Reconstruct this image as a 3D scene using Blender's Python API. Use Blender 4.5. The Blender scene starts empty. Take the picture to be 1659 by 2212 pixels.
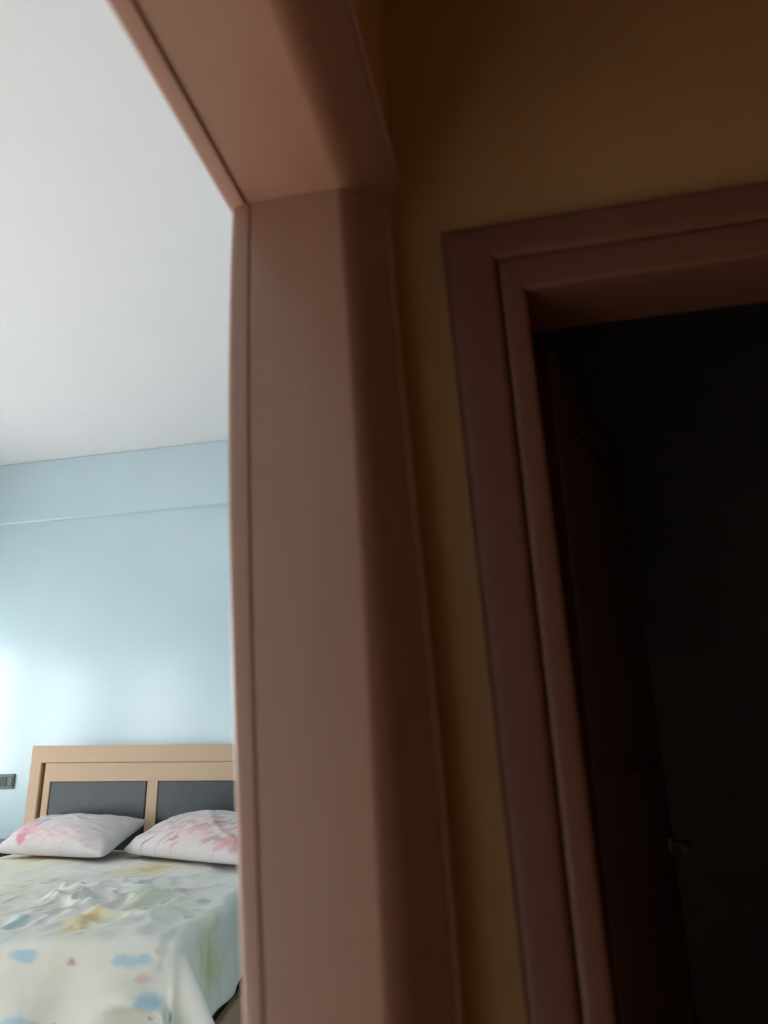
import bpy, bmesh, math, random
import numpy as np
from mathutils import Vector, Matrix

S = bpy.context.scene
COL = S.collection

# ------------------------------------------------------------------ camera
YAW, PITCH, ROLL = math.radians(10.9), math.radians(17.5), math.radians(-2.0)
F0 = Vector((-math.sin(YAW), math.cos(YAW), 0))
R0 = Vector((math.cos(YAW), math.sin(YAW), 0))
Z0 = Vector((0, 0, 1))
FW = F0 * math.cos(PITCH) + Z0 * math.sin(PITCH)
U0 = Z0 * math.cos(PITCH) - F0 * math.sin(PITCH)
RT = R0 * math.cos(ROLL) + U0 * math.sin(ROLL)
UP = U0 * math.cos(ROLL) - R0 * math.sin(ROLL)
cam_d = bpy.data.cameras.new('camera')
cam = bpy.data.objects.new('camera', cam_d)
COL.objects.link(cam)
m = Matrix((RT, UP, -FW)).transposed().to_4x4()
m.translation = Vector((0, 0, 1.05))
cam.matrix_world = m
cam_d.sensor_width = 36.0
cam_d.lens = 1660.0 / 2212.0 * 36.0
cam_d.clip_start = 0.02
cam_d.dof.use_dof = True
cam_d.dof.focus_distance = 3.2
cam_d.dof.aperture_fstop = 1.8
S.camera = cam

# ------------------------------------------------------------------ world and lights
W = bpy.data.worlds.new('overcast_sky')
S.world = W
W.use_nodes = True
bg = W.node_tree.nodes['Background']
bg.inputs[0].default_value = (0.92, 0.97, 1.0, 1)
bg.inputs[1].default_value = 7.2
S.view_settings.view_transform = 'Standard'
S.view_settings.look = 'None'
S.view_settings.gamma = 1.0
S.view_settings.use_curve_mapping = False
S.view_settings.exposure = 0.0


def area(name, loc, target, sx, sy, power, col, portal=False):
    d = bpy.data.lights.new(name, 'AREA')
    d.shape = 'RECTANGLE'
    d.size, d.size_y = sx, sy
    d.energy = power
    d.color = col
    o = bpy.data.objects.new(name, d)
    o.location = loc
    o.rotation_euler = (Vector(target) - Vector(loc)).to_track_quat('-Z', 'Y').to_euler()
    COL.objects.link(o)
    if portal:
        d.cycles.is_portal = True
    return o


# the bedroom windows: daylight comes through these openings
WIN = [(2.15, 3.05), (3.18, 4.12)]     # y ranges of the two casements in the left wall
WZ0, WZ1 = 0.85, 1.95
for a_, b_ in WIN:
    area('window_portal', (-4.02, (a_ + b_) / 2, (WZ0 + WZ1) / 2), (0, (a_ + b_) / 2, (WZ0 + WZ1) / 2),
         WZ1 - WZ0, b_ - a_, 1, (1, 1, 1), True)
# portal of an unseen opening, added to brighten floor and lintel by the doorway
area('window_portal', (-4.02, 0.95, 1.075), (0, 0.95, 1.075), 2.15, 1.3, 1, (1, 1, 1), True)
# unseen sun, added so its floor bounce brightens ceiling and lintel
sd = bpy.data.lights.new('bounce_sun', 'SUN')
sd.energy = 31.0
sd.angle = 0.02
sd.color = (1.0, 0.95, 0.91)
bounce_sun = bpy.data.objects.new('bounce_sun', sd)
bounce_sun.rotation_euler = Vector((1.0, -0.97, -0.62)).to_track_quat('-Z', 'Y').to_euler()
COL.objects.link(bounce_sun)
# weak warm fill added behind the photographer; no known lamp there
area('hall_fill', (1.1, -1.3, 2.6), (1.0, 0.4, 1.0), 0.3, 0.3, 0.5, (1.0, 0.60, 0.32))


# ------------------------------------------------------------------ materials
def mat(name, col, rough=0.5, noise=0.0, nscale=8.0, stretch=(1, 1, 1), spec=0.5, bump=0.0, bscale=60.0):
    mt = bpy.data.materials.new(name)
    mt.use_nodes = True
    nt = mt.node_tree
    b = nt.nodes['Principled BSDF']
    b.inputs['Base Color'].default_value = (*col, 1)
    b.inputs['Roughness'].default_value = rough
    b.inputs['Specular IOR Level'].default_value = spec
    tc = nt.nodes.new('ShaderNodeTexCoord')
    mp = nt.nodes.new('ShaderNodeMapping')
    mp.inputs['Scale'].default_value = stretch
    nt.links.new(tc.outputs['Object'], mp.inputs[0])
    if noise:
        n = nt.nodes.new('ShaderNodeTexNoise')
        n.inputs['Scale'].default_value = nscale
        n.inputs['Detail'].default_value = 5
        nt.links.new(mp.outputs[0], n.inputs['Vector'])
        r = nt.nodes.new('ShaderNodeValToRGB')
        r.color_ramp.elements[0].position = 0.25
        r.color_ramp.elements[1].position = 0.75
        r.color_ramp.elements[0].color = (*[c * (1 - noise) for c in col], 1)
        r.color_ramp.elements[1].color = (*[min(1, c * (1 + noise)) for c in col], 1)
        nt.links.new(n.outputs[0], r.inputs[0])
        nt.links.new(r.outputs[0], b.inputs['Base Color'])
    if bump:
        n2 = nt.nodes.new('ShaderNodeTexNoise')
        n2.inputs['Scale'].default_value = bscale
        nt.links.new(mp.outputs[0], n2.inputs['Vector'])
        bp = nt.nodes.new('ShaderNodeBump')
        bp.inputs['Strength'].default_value = bump
        bp.inputs['Distance'].default_value = 0.004
        nt.links.new(n2.outputs[0], bp.inputs['Height'])
        nt.links.new(bp.outputs[0], b.inputs['Normal'])
    return mt


def vcol_mat(name, rough=0.85, bump=0.12, bscale=500.0):
    mt = mat(name, (0.8, 0.8, 0.8), rough, bump=bump, bscale=bscale, spec=0.2)
    nt = mt.node_tree
    at = nt.nodes.new('ShaderNodeAttribute')
    at.attribute_name = 'print'
    nt.links.new(at.outputs['Color'], nt.nodes['Principled BSDF'].inputs['Base Color'])
    return mt


M = dict(
    blue=mat('blue_wall_paint', (0.52, 0.64, 0.69), 0.24, 0.02, 3, spec=0.85, bump=0.05, bscale=40),
    white=mat('white_ceiling_paint', (0.79, 0.765, 0.775), 0.8, 0.01, 3),
    tan=mat('tan_hall_paint', (0.56, 0.32, 0.14), 0.6, 0.03, 4, bump=0.1, bscale=90),
    plain=mat('off_white_paint', (0.6, 0.58, 0.54), 0.8, 0.02, 3),
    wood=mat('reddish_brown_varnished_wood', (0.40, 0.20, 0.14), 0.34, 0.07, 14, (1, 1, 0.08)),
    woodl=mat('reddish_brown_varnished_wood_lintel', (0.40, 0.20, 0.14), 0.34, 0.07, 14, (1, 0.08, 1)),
    frame2=mat('reddish_brown_wood_dimmed', (0.225, 0.09, 0.056), 0.42, 0.07, 14, (1, 1, 0.08)),  # frame wood, colour darkened to stand in for the dim hall light
    frame2h=mat('reddish_brown_wood_dimmed_head', (0.225, 0.09, 0.056), 0.42, 0.07, 14, (0.08, 1, 1)),  # same shade-darkened tone, grain along the head
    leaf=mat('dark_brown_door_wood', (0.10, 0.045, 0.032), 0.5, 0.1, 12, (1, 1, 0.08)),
    beech=mat('pale_beech_veneer', (0.61, 0.41, 0.265), 0.4, 0.05, 12, (0.15, 1, 1)),
    groove=mat('brown_groove_veneer', (0.20, 0.12, 0.06), 0.6, 0.05, 12, (1, 1, 0.1)),
    black=mat('charcoal_panel', (0.055, 0.056, 0.062), 0.30, 0.1, 20, bump=0.05),
    night=mat('dark_grey_furniture_board', (0.09, 0.115, 0.125), 0.5, 0.06, 12, (1, 1, 0.1)),
    floor=mat('light_brown_floor_tile', (0.60, 0.48, 0.35), 0.35, 0.12, 6),
    grout=mat('floor_grout', (0.18, 0.14, 0.10), 0.8),
    mattress=mat('white_mattress_ticking', (0.75, 0.74, 0.70), 0.9, 0.02, 20),
    basefab=mat('black_bed_base_fabric', (0.02, 0.02, 0.018), 0.9, 0.1, 90),
    plate=mat('grey_switch_plate', (0.10, 0.115, 0.115), 0.4, 0.03, 30),
    keyd=mat('dark_socket_insert', (0.030, 0.036, 0.030), 0.4, 0.03, 30),
    metal=mat('dull_metal', (0.30, 0.30, 0.30), 0.4, 0.04, 60),
    dark=mat('grey_plaster_back_room', (0.42, 0.42, 0.46), 0.8, 0.05, 4),
    upvc=mat('white_window_frame', (0.8, 0.8, 0.8), 0.4, 0.01, 10),
)
for k in ('wood', 'woodl'):
    b_ = M[k].node_tree.nodes['Principled BSDF']
    b_.inputs['Coat Weight'].default_value = 0.7
    b_.inputs['Coat Roughness'].default_value = 0.28
M['metal'].node_tree.nodes['Principled BSDF'].inputs['Metallic'].default_value = 1.0
gl = bpy.data.materials.new('window_glass')
gl.use_nodes = True
nt = gl.node_tree
nt.nodes.clear()
o_ = nt.nodes.new('ShaderNodeOutputMaterial')
mx = nt.nodes.new('ShaderNodeMixShader')
tr = nt.nodes.new('ShaderNodeBsdfTransparent')
gs = nt.nodes.new('ShaderNodeBsdfGlossy')
gs.inputs['Roughness'].default_value = 0.02
mx.inputs[0].default_value = 0.08
nt.links.new(tr.outputs[0], mx.inputs[1])
nt.links.new(gs.outputs[0], mx.inputs[2])
nt.links.new(mx.outputs[0], o_.inputs[0])
M['glass'] = gl


# ------------------------------------------------------------------ helpers
def link(name, me, material, parent=None, kind=None, smooth=False):
    o = bpy.data.objects.new(name, me)
    COL.objects.link(o)
    if material is not None:
        me.materials.clear()
        me.materials.append(material)
    if parent is not None:
        o.parent = parent
    if kind:
        o['kind'] = kind
    if smooth:
        for p in me.polygons:
            p.use_smooth = True
    return o


def mesh(name, verts, faces):
    me = bpy.data.meshes.new(name)
    me.from_pydata([tuple(v) for v in verts], [], faces)
    bm = bmesh.new()
    bm.from_mesh(me)
    bmesh.ops.recalc_face_normals(bm, faces=bm.faces)
    bm.to_mesh(me)
    bm.free()
    me.update()
    return me


def boxes(name, bl, bevel=0.0, seg=2):
    """bl: list of (x0,x1,y0,y1,z0,z1) joined into one mesh (one part)"""
    bm = bmesh.new()
    for x0, x1, y0, y1, z0, z1 in bl:
        r = bmesh.ops.create_cube(bm, size=1)
        for v in r['verts']:
            v.co = Vector(((x0 + x1) / 2 + v.co.x * (x1 - x0), (y0 + y1) / 2 + v.co.y * (y1 - y0),
                           (z0 + z1) / 2 + v.co.z * (z1 - z0)))
    if bevel:
        bmesh.ops.bevel(bm, geom=bm.edges[:], offset=bevel, segments=seg, affect='EDGES', clamp_overlap=True)
    me = bpy.data.meshes.new(name)
    bm.to_mesh(me)
    bm.free()
    return me


def box(name, b, material, parent=None, kind=None, bevel=0.0, seg=2):
    return link(name, boxes(name, [b], bevel, seg), material, parent, kind)


def empty(name, loc=(0, 0, 0), rz=0.0, kind=None, label=None, cat=None, group=None):
    o = bpy.data.objects.new(name, None)
    o.location = loc
    o.rotation_euler = (0, 0, rz)
    o.empty_display_size = 0.1
    COL.objects.link(o)
    tag(o, label, cat, group, kind)
    return o


def tag(o, label=None, cat=None, group=None, kind=None):
    for k, v in (('label', label), ('category', cat), ('group', group), ('kind', kind)):
        if v:
            o[k] = v
    return o


def sweep(name, rings, caps=True):
    """closed cross-section rings (same vertex count) joined into a solid bar"""
    n = len(rings[0])
    V = [p for r in rings for p in r]
    Fc = []
    for i in range(len(rings) - 1):
        for j in range(n):
            k = (j + 1) % n
            Fc.append((i * n + j, i * n + k, (i + 1) * n + k, (i + 1) * n + j))
    if caps:
        Fc.append(tuple(range(n))[::-1])
        Fc.append(tuple((len(rings) - 1) * n + j for j in range(n)))
    return mesh(name, V, Fc)


def auto_smooth(me, deg=35):
    bm = bmesh.new()
    bm.from_mesh(me)
    for e in bm.edges:
        if len(e.link_faces) == 2 and e.calc_face_angle(0) > math.radians(deg):
            e.smooth = False
    for f in bm.faces:
        f.smooth = True
    bm.to_mesh(me)
    bm.free()
    return me


# ------------------------------------------------------------------ room shell
XA0, XA1 = -0.42, -0.215          # wall between bedroom and hall
YB = 1.32                          # end wall of the hall
DJ = 1.14                          # far jamb of the bedroom doorway
HEAD = 2.05                        # doorway head
ST = 'structure'
box('floor', (-4.1, 1.9, -3.2, 4.45, -0.12, -0.004), M['grout'], kind=ST)
floor_o = bpy.data.objects['floor']
random.seed(3)
tile_me = boxes('tile', [(-0.199, 0.199, -0.199, 0.199, -0.012, 0.0)], 0.003, 1)
for i in range(8):
    for j in range(10):
        t_ = link('tile', tile_me, M['floor'], floor_o)
        t_.location = (-3.5 + 0.4 * i, 0.3 + 0.4 * j, 0.0)
box('floor_tiles_far', (-4.0, 1.8, -3.1, 4.3, -0.02, -0.003), M['floor'], floor_o)
bpy.data.objects['floor_tiles_far'].name = 'floor_screed'

box('ceiling', (-4.1, 1.9, -3.2, 4.45, 3.0, 3.12), M['white'], kind=ST)
# bedroom back wall with a shallow beam along its top
wb = box('wall_back', (-4.1, 1.9, 4.30, 4.45, 0, 3.0), M['blue'], kind=ST)
box('beam', (-3.9, XA0, 4.262, 4.302, 2.575, 3.0), M['blue'], wb, bevel=0.006, seg=3)
# left wall with two windows
lw = [(-4.1, -3.9, 0.30, 1.60, 2.15, 3.0)]
ys = [1.60, WIN[0][0], WIN[0][1], WIN[1][0], WIN[1][1], 4.3]
for k in range(5):
    if k in (1, 3):
        lw += [(-4.1, -3.9, ys[k], ys[k + 1], 0, WZ0), (-4.1, -3.9, ys[k], ys[k + 1], WZ1, 3.0)]
    else:
        lw.append((-4.1, -3.9, ys[k], ys[k + 1], 0, 3.0))
lw.append((-4.1, -3.9, -0.15, 0.30, 0, 3.0))
link('wall_left', boxes('wall_left', lw), M['blue'], kind=ST)
for i, (a_, b_) in enumerate(WIN):
    w_ = empty('window_%d' % (i + 1), (-4.0, (a_ + b_) / 2, WZ0), kind=ST)
    h_ = (b_ - a_) / 2
    hz = WZ1 - WZ0
    link('window_frame', boxes('window_frame', [(-0.03, 0.03, -h_, -h_ + 0.06, 0, hz), (-0.03, 0.03, h_ - 0.06, h_, 0, hz),
                                              (-0.03, 0.03, -h_ + 0.06, h_ - 0.06, 0, 0.06), (-0.03, 0.03, -h_ + 0.06, h_ - 0.06, hz - 0.06, hz)]), M['upvc'], w_)
    box('window_pane', (-0.003, 0.003, -h_ + 0.055, h_ - 0.055, 0.055, hz - 0.055), M['glass'], w_)
    box('window_sill', (0.0, 0.13, -h_, h_, -0.02, 0.0), M['upvc'], w_)
# bedroom front wall, beside the near jamb
box('wall_front', (-4.1, XA0, -0.15, 0.0, 0, 3.0), M['blue'], kind=ST)
w_ = empty('window_3', (-4.0, 0.95, 0), kind=ST)  # unseen glazed opening, added to let light in near the doorway
link('window_frame', boxes('window_frame', [(-0.03, 0.03, -0.65, -0.58, 0, 2.15), (-0.03, 0.03, 0.58, 0.65, 0, 2.15), (-0.03, 0.03, -0.035, 0.035, 0.08, 2.08),
                                          (-0.03, 0.03, -0.58, 0.58, 0, 0.08), (-0.03, 0.03, -0.58, 0.58, 2.08, 2.15)]), M['upvc'], w_)
box('window_pane', (-0.003, 0.003, -0.585, -0.03, 0.075, 2.085), M['glass'], w_)
box('window_pane', (-0.003, 0.003, 0.03, 0.585, 0.075, 2.085), M['glass'], w_)
# partition between hall and bedroom: bedroom skin blue, hall skin tan
NJ = 0.14                          # near jamb
part = [(NJ, 2.115, DJ + 0.075)]
link('wall_right', boxes('wall_right', [(XA0, -0.345, -3.1, NJ - 0.04, 0, 3.0), (XA0, -0.345, DJ + 0.06, 4.3, 0, 3.0), (XA0, -0.345, NJ - 0.04, DJ + 0.06, 2.10, 3.0)]),
     M['blue'], kind=ST)
link('wall_hall_left', boxes('wall_hall_left', [(-0.345, XA1, -3.1, NJ - 0.04, 0, 3.0), (-0.345, XA1, DJ + 0.118, YB, 0, 3.0), (-0.345, XA1, NJ - 0.04, DJ + 0.118, 2.14, 3.0)]),
     M['tan'], kind=ST)
# hall end wall with the second doorway
D2X0, D2X1, D2H = 0.045, 0.80, 1.895
link('wall_hall_end', boxes('wall_hall_end', [(XA1 - 0.14, D2X0 - 0.03, YB, YB + 0.15, 0, 3.0), (D2X1 + 0.03, 1.6, YB, YB + 0.15, 0, 3.0),
                                           (D2X0 - 0.03, D2X1 + 0.03, YB, YB + 0.15, D2H + 0.03, 3.0)]), M['tan'], kind=ST)
box('wall_hall_right', (1.6, 1.75, -3.1, 1.47, 0, 3.0), M['tan'], kind=ST)
box('wall_hall_back', (-0.345, 1.6, -3.2, -3.1, 0, 3.0), M['tan'], kind=ST)
# dark unlit room behind the second doorway
link('wall_back_room', boxes('wall_back_room', [(-0.345, -0.20, 1.47, 4.3, 0, 3.0), (1.6, 1.75, 1.47, 4.3, 0, 3.0), (-0.2, 1.6, 3.2, 3.3, 0, 3.0)]), M['dark'], kind=ST)

# ------------------------------------------------------------------ door 1: the frame round the bedroom doorway
# the jamb is a little out of plumb and bowed: x of each profile edge at several heights
ZK = [0.0, 0.45, 0.708, 0.887, 1.146, 1.57, 2.045]
XF = [-0.425, -0.428, -0.436, -0.456, -0.474, -0.486, -0.495]
XG = [-0.390, -0.395, -0.404, -0.419, -0.436, -0.445, -0.456]
XE = [-0.236, -0.238, -0.241, -0.250, -0.257, -0.266, -0.288]
XB = [-0.150, -0.151, -0.153, -0.157, -0.169, -0.187, -0.210]


def smooth_interp(z, xs):
    c = np.polyfit(ZK[1:], xs[1:], 3)
    return float(np.polyval(c, z)) if z > 0.45 else float(np.polyval(c, 0.45))


NZ = 28
zs = [HEAD * i / NZ for i in range(NZ + 1)]
d1 = empty('door_1', (-0.3, DJ, 0), kind=ST)


def at_parent(me, p):
    me.transform(Matrix.Translation(-Vector(p.location)))
    return me


def jamb_ring_board(z):
    g, e = smooth_interp(z, XG) + 0.0012, smooth_interp(z, XE)
    return [(g, DJ + 0.001, z), (e, DJ + 0.001, z), (e + 0.004, DJ + 0.04, z), (g, DJ + 0.04, z)]


def jamb_ring_strip(z):
    f, g = smooth_interp(z, XF), smooth_interp(z, XG)
    pts = [(g, DJ + 0.05, z), (g, DJ + 0.003, z), (g - 0.004, DJ, z)]
    for k in range(6):
        t = math.pi / 2 * k / 5
        pts.append((f + 0.010 - 0.010 * math.sin(t), DJ + 0.010 - 0.010 * math.cos(t), z))
    pts.append((f, DJ + 0.05, z))
    return pts


BAND_D = 0.12


def band_curve(n=8):
    """splayed casing section as (fraction across, fraction of depth): a rounded arris, then a straight splay"""
    out = []
    r = 0.46
    for k in range(n + 1):            # quadratic Bezier from the flat jamb into the splay
        s = k / n
        out.append((2 * s * (1 - s) * r * 0.5 + s * s * r, s * s * r * 0.62))
    u0, v0 = out[-1]
    for k in range(1, 5):
        s = k / 4
        out.append((u0 + (1 - u0) * s, v0 + (1 - v0) * s))
    return out


def jamb_ring_casing(z):
    e, b = smooth_interp(z, XE), smooth_interp(z, XB)
    w = b - e - 0.012
    pts = []
    for u, v in band_curve():
        pts.append((e + w * u, DJ + 0.001 + (BAND_D - 0.018) * v, z))
    # narrow hollow and outer bead
    y0 = DJ + 0.001 + BAND_D - 0.018
    pts.append((e + w - 0.004, y0 + 0.004, z))
    for k in range(7):
        t = math.pi * (-0.5 + k / 6.0)
        pts.append((e + w + 0.003 + 0.009 * math.cos(t), y0 + 0.016 + 0.010 * math.sin(t), z))
    pts.append((e + 0.006, DJ + BAND_D + 0.012, z))
    return pts


link('jamb', at_parent(auto_smooth(sweep('jamb', [jamb_ring_board(z) for z in zs])), d1), M['wood'], d1)
link('jamb_edge_strip', at_parent(auto_smooth(sweep('jamb_edge_strip', [jamb_ring_strip(z) for z in zs])), d1), M['wood'], d1)
link('casing', at_parent(auto_smooth(sweep('casing', [jamb_ring_casing(z) for z in zs] + [[(x, y, 2.15) for x, y, _ in jamb_ring_casing(HEAD)]])), d1), M['wood'], d1)

# lintel: same section turned over, running towards the photographer
LX_F, LX_G, LX_E, LX_B = -0.503, -0.4625, -0.286, -0.182
LY0, LY1 = NJ - 0.03, DJ + 0.125


def lint(pts):
    return [[(x, y, z) for x, z in pts] for y in (LY1, LY1 - 0.25, (LY0 + LY1) / 2, LY0 + 0.2, LY0)]


lh = HEAD
pts = [(LX_G + 0.002, lh + 0.001), (LX_E, lh + 0.001), (LX_E + 0.004, lh + 0.045), (LX_G + 0.002, lh + 0.045)]
link('lintel', at_parent(auto_smooth(sweep('lintel', lint(pts))), d1), M['woodl'], d1)
pts = [(LX_G - 0.001, lh + 0.05), (LX_G - 0.001, lh + 0.001), (LX_G - 0.004, lh - 0.003)]
for k in range(6):
    t = math.pi / 2 * k / 5
    pts.append((LX_F + 0.010 - 0.010 * math.sin(t), lh + 0.007 - 0.010 * math.cos(t)))
pts.append((LX_F, lh + 0.05))
link('lintel_edge_strip', at_parent(auto_smooth(sweep('lintel_edge_strip', lint(pts))), d1), M['woodl'], d1)
w = LX_B - LX_E - 0.012
pts = [(LX_E + w * u, lh + 0.001 + 0.07 * v) for u, v in band_curve()]
pts.append((LX_E + w - 0.004, lh + 0.075))
for k in range(7):
    t = math.pi * (-0.5 + k / 6.0)
    pts.append((LX_E + w + 0.003 + 0.009 * math.cos(t), lh + 0.087 + 0.010 * math.sin(t)))
pts.append((LX_E + 0.006, lh + 0.10))
link('lintel_casing', at_parent(auto_smooth(sweep('lintel_casing', lint(pts))), d1), M['woodl'], d1)
# near jamb, beside the photographer
link('near_jamb', at_parent(boxes('near_jamb', [(-0.50, -0.19, NJ - 0.04, NJ, 0, HEAD)], 0.006), d1), M['wood'], d1)

# ------------------------------------------------------------------ door 2: casing, reveal, ajar leaf
d2 = empty('door_2', (D2X0, YB, 0), kind=ST)


def lean(z):                      # the left side leans a little
    return 0.035 * (1 - z / 2.03) - 0.004


def d2_ring_outer(z, top):
    xo, xm = -0.112 + lean(z) * 1.2, -0.006 + lean(z) * 1.1
    return xo, xm


def casing_section(w, d):
    """flat board with rounded edges: (across 0..w, out 0..d)"""
    p = []
    r = min(0.022, d * 0.8)
    for k in range(6):
        t = math.pi / 2 * k / 5
        p.append((r - r * math.cos(t), d - r + r * math.sin(t)))
    for k in range(6):
        t = math.pi / 2 * k / 5
        p.append((w - r * 0.7 + r * 0.7 * math.sin(t), d - r * 0.7 + r * 0.7 * math.cos(t)))
    return [(0, -0.005)] + p + [(w, -0.005)]


zz = [2.02 * i / 16 for i in range(17)]
C2W, C2T = 0.104, 0.085            # casing widths of side and head
IW, IT = 0.046, 0.078              # inner step widths
TOPO, TOPM = 2.046, 1.961
XO = lambda z: -0.113 + lean(z)
XM = lambda z: XO(z) + C2W
XI = lambda z: XM(z) + IW
sec = casing_section(1.0, 0.028)
sec = [(u if u <= 1 else 1, v) for u, v in casing_section(C2W, 0.028)]
# left side casing with a mitred top
rings = []
for i, z in enumerate([TOPO * k / 16 for k in range(17)]):
    ring = []
    for u, v in sec:
        zt = z if i < 16 else TOPO - (u / C2W) * C2T
        w_z = C2W - (0.040 * (1 - z / 2.03) if z < 2.03 else 0)
        ring.append((XM(min(z, zt)) - w_z + u / C2W * w_z, YB - v, zt))
    rings.append(ring)
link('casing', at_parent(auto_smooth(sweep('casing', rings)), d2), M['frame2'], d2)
sech = casing_section(C2T, 0.028)
xr = D2X1 + 0.16
ringL = [(XO(TOPO) + (u / C2T) * C2W, YB - v, TOPO - u) for u, v in sech]
ringM = [(0.4, YB - v, TOPO - u) for u, v in sech]
ringR = [(xr - (u / C2T) * C2W, YB - v, TOPO - u) for u, v in sech]
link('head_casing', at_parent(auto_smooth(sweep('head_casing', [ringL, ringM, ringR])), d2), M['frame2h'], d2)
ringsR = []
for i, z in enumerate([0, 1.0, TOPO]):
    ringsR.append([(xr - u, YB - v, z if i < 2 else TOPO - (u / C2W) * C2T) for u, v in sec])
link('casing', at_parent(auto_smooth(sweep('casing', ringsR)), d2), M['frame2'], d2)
# inner step (door stop lining), set back a little
seci = casing_section(IW + 0.004, 0.020)
rings = []
for i, z in enumerate([TOPM * k / 16 for k in range(17)]):
    ring = []
    for u, v in seci:
        zt = z if i < 16 else TOPM - (u / (IW + 0.004)) * (IT)
        ring.append((XM(min(z, zt)) + u, YB - v, zt))
    rings.append(ring)
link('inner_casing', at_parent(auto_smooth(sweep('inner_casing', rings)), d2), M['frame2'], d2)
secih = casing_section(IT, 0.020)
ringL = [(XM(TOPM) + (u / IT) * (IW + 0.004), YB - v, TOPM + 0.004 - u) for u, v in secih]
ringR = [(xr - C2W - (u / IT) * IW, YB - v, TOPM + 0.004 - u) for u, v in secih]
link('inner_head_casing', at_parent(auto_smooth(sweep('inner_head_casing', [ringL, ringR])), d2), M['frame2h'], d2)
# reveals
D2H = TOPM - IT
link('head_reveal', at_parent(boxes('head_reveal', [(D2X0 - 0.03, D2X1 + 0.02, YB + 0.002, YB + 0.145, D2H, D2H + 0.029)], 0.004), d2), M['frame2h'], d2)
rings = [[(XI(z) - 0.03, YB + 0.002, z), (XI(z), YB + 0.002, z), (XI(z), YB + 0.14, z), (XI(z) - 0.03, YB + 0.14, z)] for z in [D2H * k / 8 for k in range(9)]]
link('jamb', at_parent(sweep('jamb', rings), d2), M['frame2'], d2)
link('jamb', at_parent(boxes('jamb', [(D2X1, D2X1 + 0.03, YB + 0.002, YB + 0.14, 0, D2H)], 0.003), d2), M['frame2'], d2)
# leaf, hinged on the left, opened into the dark room
leaf = empty('door_leaf', (0.062, YB + 0.175, 0))
leaf.rotation_euler = (0, 0, math.radians(73))
LW_, LH_ = 0.70, 1.86
sl = [(0, 0.10, -0.018, 0.018, 0.01, LH_), (LW_ - 0.10, LW_, -0.018, 0.018, 0.01, LH_), (0.10, LW_ - 0.10, -0.018, 0.018, LH_ - 0.12, LH_),
      (0.10, LW_ - 0.10, -0.018, 0.018, 0.01, 0.20), (0.10, LW_ - 0.10, -0.018, 0.018, 0.86, 1.0), (0.10, LW_ - 0.10, -0.009, 0.009, 0.20, LH_ - 0.12)]
lm = boxes('leaf_board', sl, 0.003, 1)
leaf.parent = d2
leaf.location = (0.062 - D2X0, 0.175, 0)
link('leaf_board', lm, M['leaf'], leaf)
hb = []
bm = bmesh.new()
r = bmesh.ops.create_cone(bm, cap_ends=True, segments=20, radius1=0.024, radius2=0.022, depth=0.008)
bmesh.ops.rotate(bm, verts=r['verts'], matrix=Matrix.Rotation(math.pi / 2, 3, 'X'))
bmesh.ops.translate(bm, verts=r['verts'], vec=(LW_ - 0.05, -0.022, 0.82))
r = bmesh.ops.create_cone(bm, cap_ends=True, segments=16, radius1=0.009, radius2=0.009, depth=0.045)
bmesh.ops.rotate(bm, verts=r['verts'], matrix=Matrix.Rotation(math.pi / 2, 3, 'X'))
bmesh.ops.translate(bm, verts=r['verts'], vec=(LW_ - 0.05, -0.045, 0.82))
r = bmesh.ops.create_cone(bm, cap_ends=True, segments=16, radius1=0.010, radius2=0.008, depth=0.115)
bmesh.ops.rotate(bm, verts=r['verts'], matrix=Matrix.Rotation(math.pi / 2, 3, 'Y'))
bmesh.ops.translate(bm, verts=r['verts'], vec=(LW_ - 0.105, -0.066, 0.82))
hm = bpy.data.meshes.new('door_handle')
bm.to_mesh(hm)
bm.free()
link('door_handle', auto_smooth(hm), M['metal'], leaf)

# ------------------------------------------------------------------ bed
TH = math.radians(9)
BO = (-2.148, 4.157, 0)
bed = empty('double_bed', BO, TH, label='double bed with pale beech headboard holding dark charcoal panels', cat='bed')
# local frame: +x right, -y towards the foot
HW2, HT = 0.70, 1.145
hbd = box('headboard', (-HW2, HW2, 0.020, 0.036, 0.10, HT - 0.004), M['groove'], bed, bevel=0.002)
hbd.location = (-0.029, 0, 0)
hbd.rotation_euler = (0, math.radians(1.5), 0)      # hangs slightly out of level
fr = [(-HW2, HW2, -0.012, 0.034, HT - 0.092, HT), (-HW2, -HW2 + 0.064, -0.012, 0.034, 0.08, HT - 0.092), (HW2 - 0.064, HW2, -0.012, 0.034, 0.08, HT - 0.092)]
link('outer_frame', boxes('outer_frame', fr[:1], 0.004), M['beech'], hbd)
for b in fr[1:]:
    box('side_post', b, M['beech'], hbd, bevel=0.004)
xi0, xi1 = -HW2 + 0.064 + 0.022, HW2 - 0.064 - 0.022
zi1 = HT - 0.094
box('inner_rail', (xi0, xi1, -0.009, 0.030, zi1 - 0.098, zi1), M['beech'], hbd, bevel=0.003)
for x0, x1 in ((xi0, xi0 + 0.037), (xi1 - 0.037, xi1), (-0.030, 0.030)):
    box('stile', (x0, x1, -0.009, 0.030, 0.30, zi1 - 0.098), M['beech'], hbd, bevel=0.003)
for x0, x1 in ((xi0 + 0.037, -0.030), (0.030, xi1 - 0.037)):
    box('dark_panel', (x0 + 0.003, x1 - 0.008, -0.003, 0.022, 0.32, zi1 - 0.101), M['black'], hbd, bevel=0.003)
box('base', (-0.68, 0.68, -1.93, -0.016, 0.152, 0.36), M['basefab'], bed, bevel=0.008)
for sx in (-1, 1):
    box('side_rail', (min(sx * 0.685, sx * 0.715), max(sx * 0.685, sx * 0.715), -1.95, -0.016, 0.04, 0.150), M['beech'], bed, bevel=0.004)
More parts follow.
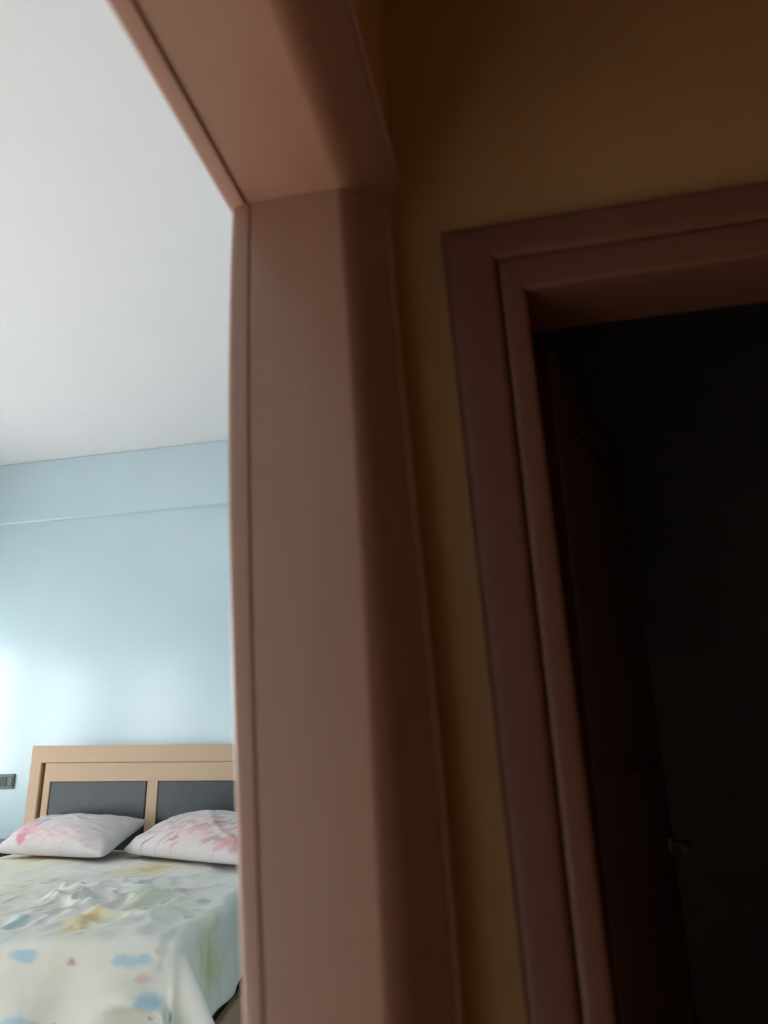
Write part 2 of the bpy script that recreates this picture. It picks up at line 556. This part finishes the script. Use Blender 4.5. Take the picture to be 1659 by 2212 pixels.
box('foot_rail', (-0.715, 0.715, -1.98, -1.952, 0.04, 0.150), M['beech'], bed, bevel=0.004)
for sx in (-0.66, 0.66):
    for y in (-1.90, -0.12):
        box('leg', (sx - 0.03, sx + 0.03, y - 0.03, y + 0.03, 0.0, 0.151), M['basefab'], bed, bevel=0.004)
box('mattress', (-0.70, 0.70, -1.94, -0.018, 0.362, 0.545), M['mattress'], bed, bevel=0.03, seg=3)


# ------------------------------------------------------------------ noise for cloth
rng = np.random.RandomState(7)


def vnoise(x, y, seed):
    """smooth value noise"""
    rs = np.random.RandomState(seed)
    T = rs.rand(64, 64)
    xi, yi = np.floor(x).astype(int), np.floor(y).astype(int)
    fx, fy = x - xi, y - yi
    fx, fy = fx * fx * (3 - 2 * fx), fy * fy * (3 - 2 * fy)
    g = lambda i, j: T[i % 64, j % 64]
    return (g(xi, yi) * (1 - fx) + g(xi + 1, yi) * fx) * (1 - fy) + (g(xi, yi + 1) * (1 - fx) + g(xi + 1, yi + 1) * fx) * fy


def fbm(x, y, seed, oct=3):
    s, a, t = 0, 1.0, 0
    for k in range(oct):
        s = s + a * vnoise(x * 2 ** k, y * 2 ** k, seed + k)
        t += a
        a *= 0.5
    return s / t - 0.5


def grid_mesh(name, P, colr):
    ny, nx = P.shape[:2]
    idx = np.arange(ny * nx).reshape(ny, nx)
    q = np.stack([idx[:-1, :-1], idx[:-1, 1:], idx[1:, 1:], idx[1:, :-1]], -1).reshape(-1, 4)
    me = bpy.data.meshes.new(name)
    me.from_pydata(P.reshape(-1, 3).tolist(), [], q.tolist())
    me.update()
    at = me.color_attributes.new('print', 'FLOAT_COLOR', 'POINT')
    c = np.ones((ny * nx, 4), np.float32)
    c[:, :3] = colr.reshape(-1, 3)
    at.data.foreach_set('color', c.ravel())
    me.polygons.foreach_set('use_smooth', np.ones(len(me.polygons), bool))
    return me


def lin(c):
    c = np.array(c) / 255.0
    return np.where(c <= 0.04045, c / 12.92, ((c + 0.055) / 1.055) ** 2.4)


# ------------------------------------------------------------------ bedspread
HW, TF, RR = 0.735, 1.965, 0.042
us = np.linspace(-0.93, 1.035, 240)
vs = np.linspace(0.03, 2.50, 290)
U, V = np.meshgrid(us, vs)
# hand-laid: the edges wander a little
du = np.maximum(np.abs(U) - HW, 0)
dv = np.maximum(V - TF, 0)
rr = np.hypot(du, dv)
nx_ = np.where(rr > 0, np.sign(U) * du / np.maximum(rr, 1e-6), 0)
ny_ = np.where(rr > 0, dv / np.maximum(rr, 1e-6), 0)
phi = np.degrees(np.arctan2(dv, np.maximum(du, 1e-6)))
corner = np.where((du > 0) & (dv > 0), np.exp(-((phi - 24) / 20) ** 2), 0)
corner = np.where(du > 0, np.exp(-((np.where(dv > 0, phi, 0) - 24) / 20) ** 2) * np.clip((V - 1.55) / 0.42, 0, 1) ** 2, corner)
flare = 0.10 + 0.48 * corner + 0.10 * fbm(U * 4 + 9, V * 4, 21) * np.clip(rr / 0.15, 0, 1)
arc = RR * math.pi / 2
h = np.where(rr < arc, RR * np.sin(rr / RR), RR + flare * (rr - arc))
d = np.where(rr < arc, RR * (1 - np.cos(rr / RR)), RR + np.sqrt(1 - np.clip(flare, 0, .9) ** 2) * (rr - arc))
fold = 0.012 * np.sin(U * 26 + 3 * fbm(U * 3, V * 3, 5)) * np.clip((dv - 0.06) / 0.2, 0, 1) + 0.010 * np.sin(V * 17 + 1) * np.clip((du - 0.06) / 0.2, 0, 1)
h = h + fold
topz = 0.566 + 0.038 * np.clip((1.5 - V) / 1.2, 0, 1)
X = np.clip(U, -HW, HW) + nx_ * h
Y = -(np.clip(V, None, TF) + ny_ * h)
Zz = topz - d
# wrinkles: a rumpled band across the middle and fine creases
ontop = np.exp(-(rr / 0.10) ** 2)
rump = np.exp(-((V - 1.45 - 0.25 * (U - 0.3)) / 0.40) ** 2) * np.exp(-((U - 0.25) / 0.5) ** 2)
ridge = 1 - np.abs(fbm(U * 5 + V * 2.2, V * 4.0 - U * 1.5, 40, 3)) * 4.0
ridge = np.clip(ridge, 0, 1) ** 2
fine = np.clip(1 - np.abs(fbm(U * 11 + V * 5, V * 6 - U * 4, 240, 2)) * 5, 0, 1) ** 1.5
Zz = Zz + ontop * (rump * 0.011 + 0.0015) * fine
Zz = Zz + ontop * (0.007 * fbm(U * 3, V * 3, 11) + rump * (0.030 * ridge + 0.020 * fbm(U * 9, V * 7, 31)) + 0.005 * np.clip(1 - np.abs(fbm(U * 4, V * 2.5, 60, 2)) * 5, 0, 1))
for (u0, v0, u1, v1, amp, wd) in ((0.08, 1.60, 0.30, 1.30, 0.015, 0.018), (0.15, 1.70, 0.34, 1.45, 0.015, 0.016), (0.44, 1.58, 0.52, 1.30, 0.018, 0.018), (0.50, 1.72, 0.60, 1.50, 0.018, 0.016), (0.30, 1.62, 0.62, 1.72, 0.022, 0.03),
                                  (0.52, 1.80, 0.70, 1.62, 0.024, 0.022), (0.25, 1.20, 0.50, 0.95, 0.016, 0.03), (0.55, 1.55, 0.62, 1.40, 0.02, 0.02)):
    ex, ey = u1 - u0, v1 - v0
    L2 = ex * ex + ey * ey
    t = np.clip(((U - u0) * ex + (V - v0) * ey) / L2, 0, 1)
    dd = np.hypot(U - u0 - t * ex, V - v0 - t * ey)
    Zz = Zz + ontop * amp * np.exp(-(dd / wd) ** 2) * np.sin(np.pi * np.clip(t, 0.06, 0.94))
# foot-side: a raised curved fold near the corner
cu, cv = 0.62, 2.36
dd = np.abs(np.hypot((U - cu) / 1.0, (V - cv) / 1.0) - 0.22)
arcm = np.exp(-(dd / 0.016) ** 2) * np.clip((U - 0.55) / 0.1, 0, 1) * np.clip((2.45 - V) / .1, 0, 1)
foot = np.clip((dv - 0.03) / 0.05, 0, 1)
Y = Y - 0.034 * arcm * foot - 0.012 * fbm(U * 5, V * 3.5, 77) * foot
X = X + 0.014 * fbm(U * 4, V * 4, 87) * np.clip((du - 0.03) / 0.05, 0, 1) * np.sign(U)
Zz = np.maximum(Zz, 0.012)

BASEC = lin((222, 219, 211))
Cc = np.ones(U.shape + (3,)) * BASEC
PAL = dict(yel=(226, 210, 168), tan=(216, 204, 172), pal=(216, 216, 194), oli=(204, 204, 162), blu=(160, 192, 210), dbl=(105, 145, 155), gbl=(168, 192, 196),
           mau=(176, 140, 146), ora=(212, 178, 150), pnk=(210, 178, 178), mgr=(196, 186, 188), gry=(186, 186, 182), grn=(110, 130, 115))
SPOTS = [('yel', 0.392, 1.769, 0.072, 0.171),
         ('tan', 0.235, 0.737, 0.114, 0.199),
         ('pal', 0.484, 1.465, 0.092, 0.209),
         ('oli', 0.875, 1.74, 0.15, 0.19),
         ('pal', -0.175, 1.209, 0.049, 0.403),
         ('tan', -0.405, 0.231, 0.204, 0.229),
         ('pal', -0.409, 0.619, 0.111, 0.241),
         ('blu', 0.328, 2.027, 0.051, 0.019),
         ('blu', 0.626, 2.04, 0.066, 0.017),
         ('blu', 0.683, 2.142, 0.041, 0.019),
         ('dbl', 0.796, 2.17, 0.013, 0.016),
         ('blu', 0.311, 2.197, 0.072, 0.027),
         ('gbl', 0.183, 1.784, 0.033, 0.066),
         ('gbl', 0.365, 1.107, 0.025, 0.063),
         ('mau', 0.457, 2.045, 0.016, 0.011),
         ('ora', 0.7, 2.018, 0.012, 0.009),
         ('pnk', 0.419, 2.193, 0.012, 0.007),
         ('mgr', 0.437, 1.93, 0.022, 0.04),
         ('pnk', 0.66, 2.09, 0.026, 0.01),
         ('gry', 0.711, 1.954, 0.02, 0.106),
         ('gry', 0.71, 1.732, 0.021, 0.032),
         ('gry', 0.697, 1.595, 0.023, 0.036),
         ('gry', 0.682, 1.452, 0.024, 0.039),
         ('gry', 0.554, 1.272, 0.03, 0.068),
         ('grn', 0.692, 2.186, 0.006, 0.005)]
wx, wy = fbm(U * 9, V * 9, 101, 3), fbm(U * 9, V * 9, 131, 3)
tex = fbm(U * 30, V * 30, 151, 3)
# broad pale leaf shapes all over
lf = np.clip((fbm(U * 4.5 + 2, V * 3.2, 171, 3) - 0.03) * 9, 0, 1)
Cc = Cc * (1 - 0.30 * lf[..., None]) + lin((219, 216, 198)) * 0.30 * lf[..., None]
lf = np.clip((fbm(U * 7 + 5, V * 5, 191, 3) - 0.10) * 10, 0, 1)
Cc = Cc * (1 - 0.45 * lf[..., None]) + lin((204, 204, 202)) * 0.45 * lf[..., None]
rs = np.random.RandomState(5)
extra = []
for _ in range(16):      # the same print goes on where the bed turns away to the left
    extra.append((rs.choice(['yel', 'blu', 'pal', 'tan', 'blu']), rs.uniform(-1.0, -0.45), rs.uniform(1.3, 2.45), rs.uniform(.05, .1), rs.uniform(.06, .14)))
for k, u0, v0, ru, rv in SPOTS + extra:
    if k in ('yel', 'tan', 'pal'):
        ru, rv = ru * 1.3, rv * 1.2
    e = np.hypot((U - u0 + 0.9 * ru * wx) / (ru * 1.05), (V - v0 + 0.9 * rv * wy) / (rv * 1.05)) + 0.9 * tex
    hard = 2.0 if k in ('yel', 'tan', 'pal', 'oli') else 3.0
    mk = np.clip((1.05 - e) * hard, 0, 1) * (0.7 if k in ('pal', 'gry', 'mgr', 'oli') else 0.8)
    Cc = Cc * (1 - mk[..., None]) + lin(PAL[k]) * mk[..., None]
    if k in ('yel', 'oli', 'tan'):      # darker flower heart
        mk = np.clip((0.45 - e) * 3, 0, 1) * 0.6
        Cc = Cc * (1 - mk[..., None]) + lin((206, 172, 112) if k != 'oli' else (182, 178, 126)) * mk[..., None]
sp = grid_mesh('bedspread', np.stack([X, Y, Zz], -1), Cc)
spo = link('bedspread', sp, vcol_mat('printed_cotton'))
spo.location = BO
spo.rotation_euler = (0, 0, TH)
so = spo.modifiers.new('cloth_thickness', 'SOLIDIFY')
so.thickness = 0.004
so.offset = 1.0
tag(spo, 'white bedspread printed with yellow flowers and blue patches, draped over the bed', 'bedspread')


# ------------------------------------------------------------------ pillows
def pillow(corners, thick, seed, prints, label, sag=0.0):
    n = 70
    a = np.linspace(-1, 1, n)
    A, B = np.meshgrid(a, a)
    # squircle the sheet so that the sides bow in between pointed corners
    A2 = A * (1 - 0.07 * (1 - B ** 2) * 1.0)
    B2 = B * (1 - 0.09 * (1 - A ** 2) * 1.0)
    FL, FR, BR, BL = [np.array(c, float) for c in corners]
    rc = 1 - 0.07 * (np.abs(A) * np.abs(B)) ** 5
    A2, B2 = A2 * rc, B2 * rc
    s, t = (A2 + 1) / 2, (B2 + 1) / 2
    P0 = (FL * ((1 - s) * (1 - t))[..., None] + FR * (s * (1 - t))[..., None] + BR * (s * t)[..., None] + BL * ((1 - s) * t)[..., None])
    nrm = np.cross(FR - FL, BL - FL)
    nrm = nrm / np.linalg.norm(nrm)
    prof = (np.clip(1 - A ** 2, 0, 1) ** 0.45) * (np.clip(1 - B ** 2, 0, 1) ** 0.45)
    wr = fbm(A * 2.2, B * 2.2, seed, 3) * 0.020 + np.clip(1 - np.abs(fbm(A * 2.5 + B, B * 2.5, seed + 9, 2)) * 6, 0, 1) * 0.006
    edge = np.exp(-(1 - np.maximum(np.abs(A), np.abs(B))) / 0.12)
    wr = wr * prof ** 0.5 + edge * 0.006 * np.sin(A * 13 + B * 11 + seed) * np.clip(prof, 0, .3) / .3
    top = P0 + nrm * (thick * prof * 0.72 + wr)[..., None]
    bot = P0 - nrm * (thick * prof * 0.34)[..., None]
    base = lin((203, 197, 196))
    C = np.ones(A.shape + (3,)) * base
    tx = fbm(A * 8, B * 8, seed + 30, 3)
    for col, a0, b0, ra, rb, ang, k in prints:
        ca, sa = math.cos(ang), math.sin(ang)
        da, db = A - a0 + 0.10 * fbm(A * 5, B * 5, seed + 50), B - b0 + 0.10 * fbm(A * 5, B * 5, seed + 70)
        e = np.hypot((da * ca + db * sa) / ra, (-da * sa + db * ca) / rb) + 0.8 * tx
        mk = np.clip((1.0 - e) * 2.5, 0, 1) * k
        C = C * (1 - mk[..., None]) + lin(col) * mk[..., None]
    ny = n
    P = np.concatenate([top.reshape(-1, 3), bot.reshape(-1, 3)])
    idx = np.arange(n * n).reshape(n, n)
    q = np.stack([idx[:-1, :-1], idx[:-1, 1:], idx[1:, 1:], idx[1:, :-1]], -1).reshape(-1, 4)
    q2 = (q + n * n)[:, ::-1]
    me = bpy.data.meshes.new('pillow')
    me.from_pydata(P.tolist(), [], q.tolist() + q2.tolist())
    me.update()
    at = me.color_attributes.new('print', 'FLOAT_COLOR', 'POINT')
    c4 = np.ones((2 * n * n, 4), np.float32)
    c4[:n * n, :3] = C.reshape(-1, 3)
    c4[n * n:, :3] = C.reshape(-1, 3)
    at.data.foreach_set('color', c4.ravel())
    bm = bmesh.new()
    bm.from_mesh(me)
    bmesh.ops.remove_doubles(bm, verts=bm.verts, dist=0.0006)
    for f in bm.faces:
        f.smooth = True
    bm.to_mesh(me)
    bm.free()
    o = link('pillow', me, M['pillow'])
    o.location = BO
    o.rotation_euler = (0, 0, TH)
    return tag(o, label, 'pillow', 'pillows against the headboard')


M['pillow'] = vcol_mat('printed_pillow_cotton')
PK, RO, GR, BR_ = (208, 164, 172), (196, 130, 142), (158, 152, 156), (196, 168, 156)
p1 = [((214, 190, 188), 0.2, -0.6, 0.75, 0.35, 0.0, 0.6), (GR, -0.5, 0.25, 0.10, 0.45, -0.4, 0.75), (GR, -0.32, 0.1, 0.08, 0.4, -0.4, 0.65), (PK, -0.52, -0.35, 0.27, 0.5, 0.3, 0.95), (RO, -0.52, -0.72, 0.12, 0.22, 0.2, 0.9), (GR, -0.62, 0.1, 0.05, 0.30, -0.5, 0.8), (GR, -0.78, -0.1, 0.05, 0.25, -0.5, 0.7),
      (GR, -0.30, -0.1, 0.06, 0.24, -0.4, 0.6), (GR, 0.02, -0.4, 0.04, 0.12, -0.3, 0.5)]
p2 = [((216, 190, 186), 0.2, -0.45, 0.9, 0.55, 0.0, 0.6), (PK, 0.75, -0.75, 0.16, 0.22, 0.2, 0.9), (RO, 0.78, -0.72, 0.08, 0.14, 0.2, 0.95), (GR, 0.45, -0.7, 0.10, 0.08, 0.2, 0.7)]
rs = np.random.RandomState(12)
for _ in range(46):
    p1.append(((208, 172, 170), rs.uniform(-0.35, 0.8), rs.uniform(-0.9, -0.25), 0.018, rs.uniform(0.05, 0.12), -0.5, 0.75))
for _ in range(80):
    p2.append(((206, 160, 158) if rs.rand() < .75 else GR, rs.uniform(-0.8, 0.95), rs.uniform(-0.95, 0.1), 0.024, rs.uniform(0.08, 0.26), -0.55, 0.9))
pillow([(-0.76, -0.21, 0.632), (-0.03, -0.57, 0.628), (0.035, -0.10, 0.76), (-0.62, -0.06, 0.76)], 0.15, 3, p1,
       'white pillow with a pink rose print lying before the complete dark headboard panel')
pillow([(-0.05, -0.36, 0.632), (0.76, -0.98, 0.625), (0.78, -0.34, 0.74), (0.20, -0.07, 0.75)], 0.155, 8, p2,
       'white pillow with pink streaky print beside the door jamb, nearer the doorway')

# ------------------------------------------------------------------ nightstand and wall plate
ns = empty('nightstand', (-3.235, 4.06, 0), math.radians(0), label='dark grey nightstand left of the headboard under the wall socket', cat='nightstand')
box('body', (-0.24, 0.24, -0.17, 0.17, 0.06, 0.63), M['night'], ns, bevel=0.004)
box('tabletop', (-0.26, 0.26, -0.20, 0.18, 0.631, 0.66), M['night'], ns, bevel=0.006)
box('plinth', (-0.22, 0.22, -0.14, 0.16, 0.0, 0.06), M['basefab'], ns)
for z0, z1 in ((0.09, 0.345), (0.355, 0.61)):
    dr = box('drawer', (-0.23, 0.23, -0.19, -0.1705, z0, z1), M['night'], ns, bevel=0.003)
    box('handle', (-0.06, 0.06, -0.205, -0.1905, (z0 + z1) / 2 - 0.006, (z0 + z1) / 2 + 0.006), M['metal'], dr, bevel=0.003)
sk = empty('wall_socket', (-3.18, 4.30, 0.972), label='dark grey socket plate on the blue wall left of the headboard', cat='socket')
box('plate', (-0.085, 0.065, -0.012, -0.0005, -0.042, 0.042), M['plate'], sk, bevel=0.003)
for x in (-0.055, -0.005):
    box('insert', (x - 0.022, x + 0.022, -0.015, -0.0125, -0.026, 0.026), M['keyd'], sk, bevel=0.002)
box('key', (0.026, 0.056, -0.016, -0.0125, -0.026, 0.026), M['plate'], sk, bevel=0.002)
